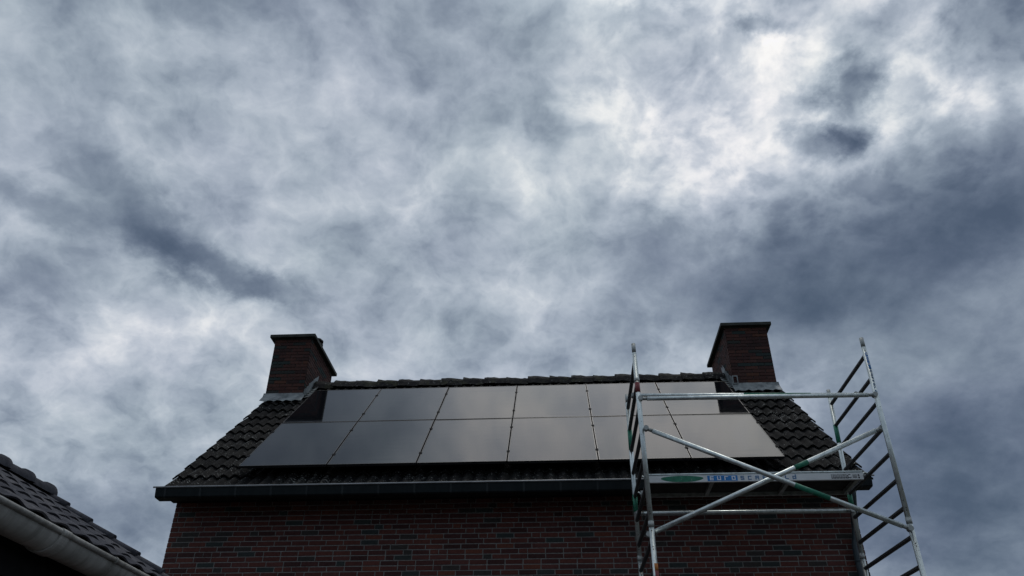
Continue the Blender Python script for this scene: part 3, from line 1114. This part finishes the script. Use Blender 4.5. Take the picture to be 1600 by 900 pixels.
LET = {'E': [(0, 0, 1, 5), (1, 0, 4, 1), (1, 2, 4, 3), (1, 4, 4, 5)], 'u': [(0, 0, 1, 5), (3, 0, 4, 5), (1, 0, 3, 1)], 'r': [(0, 0, 1, 5), (1, 4, 4, 5)],
       'o': [(0, 0, 1, 5), (3, 0, 4, 5), (1, 0, 3, 1), (1, 4, 3, 5)], 'S': [(0, 0, 4, 1), (3, 1, 4, 2), (0, 2, 4, 3), (0, 3, 1, 4), (0, 4, 4, 5)],
       'C': [(0, 0, 1, 5), (1, 0, 4, 1), (1, 4, 4, 5)], 'A': [(0, 0, 1, 5), (3, 0, 4, 5), (1, 4, 3, 5), (1, 2, 3, 3)], 'F': [(0, 0, 1, 5), (1, 4, 4, 5), (1, 2, 3, 3)],
       'L': [(0, 0, 1, 5), (1, 0, 4, 1)], 'd': [(3, 0, 4, 6), (0, 0, 1, 4), (1, 0, 3, 1), (1, 3, 3, 4)]}


def letters(word, x0, z0, pitch, w_, h, y, mat, parent, only=None):
    for i, ch_ in enumerate(word):
        mb = MB()
        for a0, b0, a1, b1 in LET[ch_]:
            mb.box(x0 + i * pitch + a0 * w_ / 4, x0 + i * pitch + a1 * w_ / 4, y - .0024, y, z0 + b0 * h / 5, z0 + b1 * h / 5)
        mb.build('letter', mat, parent)


letters('Euro', 1.641, 4.5545, .0775, .040, .043, PY0 - .0003, M_LETTER, beam)
letters('SCAFFoLd', 1.968, 4.5545, .0785, .038, .042, PY0 - .0003, M_BLUELET, beam)
pm = MB()
rr = random.Random(5)
for row in range(4):
    x = 2.925
    while x < 3.085:
        L = rr.uniform(.008, .03)
        pm.box(x, x + L, PY0 - .0018, PY0 + .002, 4.551 + row * .0125, 4.551 + row * .0125 + (.009 if row == 0 else .006))
        x += L + .005
for row in range(3):
    pm.box(3.150, 3.195, PY0 - .0018, PY0 + .002, 4.556 + row * .014, 4.5625 + row * .014)
pm.box(3.205, 3.222, PY0 - .0018, PY0 + .002, 4.551, 4.568)
pm.box(3.205, 3.222, PY0 - .0018, PY0 + .002, 4.576, 4.594)
pm.build('small_print', M_PRINT, beam)
ck = MB()
for i in range(10):
    t0, t1 = R(50 + i * 28), R(50 + (i + 1) * 28)
    c0, c1 = (3.117, 4.575), None
    q = [(3.117 + rr_ * math.cos(t), 4.575 + rr_ * math.sin(t)) for t, rr_ in ((t0, .014), (t1, .014), (t1, .022), (t0, .022))]
    ck.prism(q, 'y', PY0 - .0018, PY0 + .002)
ck.build('symbol', M_PRINT, beam)


def sleeve(k, z0, z1, mat, name, extra=.001):
    mb = MB()
    mb.tube(on_leg(k, z0), on_leg(k, z1), TR + extra, None, 16)
    return tp(mb.build(name, mat))


sleeve('fl', 5.30, 5.415, M_RED, 'sticker')
sleeve('fl', 5.43, 5.465, M_ALU_DULL, 'band', .003)
sleeve('fl', 3.465, 3.53, M_ORANGE, 'sticker')
sleeve('fl', 3.36, 3.464, M_RED, 'sticker')
# lettering running down the right front leg
vm = MB()
vz = 5.695
c = on_leg('fr', 5.6)
vb = MB()
vb.box(c.x - .012, c.x + .012, FY - TR - .0012, FY - TR + .006, 5.505, 5.70)
tp(vb.build('sticker', M_BLUE))
for i, ch_ in enumerate('EuroSCAFFoLd'):
    z = 5.690 - i * .038 - (.012 if i > 3 else 0)
    mb = MB()
    xx = on_leg('fr', z).x
    for a0, b0, a1, b1 in LET[ch_]:
        # the word reads downwards
        mb.box(xx - .010 + b0 * .0038, xx - .010 + b1 * .0038, FY - TR - .0022, FY - TR + .003, z - a1 * .0058, z - a0 * .0058)
    tp(mb.build('letter', M_LETTER if i < 4 else M_BLUELET))

# ------------------------------------------------------------------ garage at the left
GP = R(30.1)
gtan = math.tan(GP)
GEX, GEZ = -3.600, 3.340           # crest of the lowest tile edge
GY0, GY1 = .65, 7.86
GRX = -5.39
GRZ = GEZ + (GEX - GRX) * gtan
garage = empty('garage', (GRX, 4.3, 0))
GM = Matrix.Translation(-Vector(garage.location))
tag(garage, 'low garage with brown grey tiled roof and pale grey half round gutter', 'garage')


def gpn(o):
    o.parent = garage
    o.matrix_parent_inverse = GM
    return o


half = GEX - GRX
gw = MB()
gx0, gx1 = GRX - half + .42, GEX - .42
gtop = lambda x: GRZ - .062 - abs(x - GRX) * gtan
gw.prism([(gx0, 0), (gx1, 0), (gx1, gtop(gx1) - .08), (GRX, GRZ - .24), (gx0, gtop(gx0) - .08)], 'y', GY0 + .25, GY1 - .25)
gwall = gpn(gw.build('wall', M_BRICK))
gd = MB()
gd.prism([(GEX - .03, gtop(GEX) + .0), (GRX, GRZ - .062), (2 * GRX - GEX + .03, gtop(GEX)), (2 * GRX - GEX + .03, gtop(GEX) - .05), (GRX, GRZ - .115), (GEX - .03, gtop(GEX) - .05)], 'y', GY0 + .04, GY1 - .04)
groof = gpn(gd.build('roof', M_DARK))
fb = MB()
fb.box(GEX - .30, GEX - .275, GY0 + .05, GY1 - .05, gtop(GEX) - .32, gtop(GEX) - .052)
fb.box(GEX - .44, GEX - .301, GY0 + .05, GY1 - .05, gtop(GEX) - .32, gtop(GEX) - .30)
gpn(fb.build('fascia', M_DARK))
GTN = 24
GTW = (GY1 - GY0) / GTN
slen = half / math.cos(GP)
GNC = 6
GG = (slen - .02) / GNC
T_GAR = wave_tile(GTW * 1.006, 1, GG + .06, .024, .014, 14, M_GTILE, 'tile', .9, .018)
field = MB()
for k in range(GNC):
    for i in range(GTN):
        y = GY0 + (i + 1) * GTW
        t = k * GG
        # tile axes: x across runs along -Y ... local x -> +Y reversed so that it climbs to -X
        p = Vector((GEX - t * math.cos(GP), GY0 + i * GTW, GEZ + t * math.sin(GP)))
        m3 = Matrix(((0, -math.cos(GP), math.sin(GP)), (1, 0, 0), (0, math.sin(GP), math.cos(GP)))).to_4x4()
        if GY0 + i * GTW > 3.9:
            e = m3.to_euler()
            o = place('tile', T_GAR, groof, p, (e.x + rnd.uniform(-.004, .004), e.y + rnd.uniform(-.004, .004), e.z))
        else:
            rigid_join(field, T_GAR, Matrix.Translation(p) @ m3)
        p2 = Vector((2 * GRX - p.x, GY0 + (i + 1) * GTW, p.z))
        m4 = Matrix(((0, math.cos(GP), -math.sin(GP)), (-1, 0, 0), (0, math.sin(GP), math.cos(GP)))).to_4x4()
        rigid_join(field, T_GAR, Matrix.Translation(p2) @ m4)
    # rounded verge end of every course
    vt = MB()
    t0, t1 = k * GG - .0, k * GG + GG + .03
    a = Vector((GEX - t0 * math.cos(GP), GY1 - .015, GEZ + t0 * math.sin(GP) + .004))
    b_ = Vector((GEX - t1 * math.cos(GP), GY1 - .015, GEZ + t1 * math.sin(GP) - .030))
    vt.tube(a, b_, .040, None, 14)
    vt.build('verge_tile', M_GTILE, groof)
o = field.build('tile_field', M_GTILE, groof)
o['kind'] = 'stuff'
# half round ridge tiles with a raised collar at their near end
nr = 18
RL = (GY1 + .02 - GY0) / nr
rt = MB()
n = 13
rings = []
for y, r_ in ((0, .112), (RL - .07, .122), (RL - .068, .140), (RL + .005, .142), (RL + .005, .118)):
    rings.append([(r_ * math.cos(math.pi * j / (n - 1)), y, r_ * math.sin(math.pi * j / (n - 1)) * .95) for j in range(n)])
rt.add([v for r_ in rings for v in r_], [(q * n + j, q * n + j + 1, (q + 1) * n + j + 1, (q + 1) * n + j) for q in range(4) for j in range(n - 1)], True)
rt.add(rings[3], [tuple(range(n))])
RT = rt.mesh('ridge_tile', M_GTILE)
for i in range(nr):
    place('ridge_tile', RT, groof, (GRX, GY0 + i * RL, GRZ - .055), (rnd.uniform(-.006, .006), 0, rnd.uniform(-.01, .01)))

# half round gutter
gr, gcx, gcz = .128, -3.708, 3.262
gg = MB()
n = 22
out, inn = [], []
for j in range(n + 1):
    t = math.pi + math.pi * j / n
    out.append((gcx + gr * math.cos(t), gcz + gr * math.sin(t)))
    inn.append((gcx + (gr - .004) * math.cos(t), gcz + (gr - .004) * math.sin(t)))
gg.prism(out + inn[::-1], 'y', GY0, GY1 - .05, True, False)
gg.prism(out, 'y', GY1 - .053, GY1 - .049)
ggut = gpn(gg.build('gutter', M_PVC))
bd = MB()
bd.tube((gcx + gr + .004, GY0, gcz + .006), (gcx + gr + .004, GY1 - .048, gcz + .006), .021, None, 14)
bd.build('gutter_bead', M_PVC, ggut)


def gutter_band(y, wdt, th, name):
    mb = MB()
    o2, i2 = [], []
    for j in range(n + 1):
        t = math.pi + math.pi * j / n
        o2.append((gcx + (gr + th) * math.cos(t), gcz + (gr + th) * math.sin(t)))
        i2.append((gcx + (gr + .0005) * math.cos(t), gcz + (gr + .0005) * math.sin(t)))
    mb.prism(o2 + i2[::-1], 'y', y - wdt / 2, y + wdt / 2)
    mb.tube((gcx + gr + .005, y - wdt / 2, gcz + .006), (gcx + gr + .005, y + wdt / 2, gcz + .006), .0265, None, 14)
    mb.build(name, M_PVC, ggut)


gutter_band(5.60, .115, .013, 'gutter_joint')
for y in (1.2, 2.4, 3.6, 4.5):
    gutter_band(y, .03, .004, 'gutter_bracket')
gutter_band(6.36, .03, .004, 'gutter_bracket')
gutter_band(7.3, .03, .004, 'gutter_bracket')
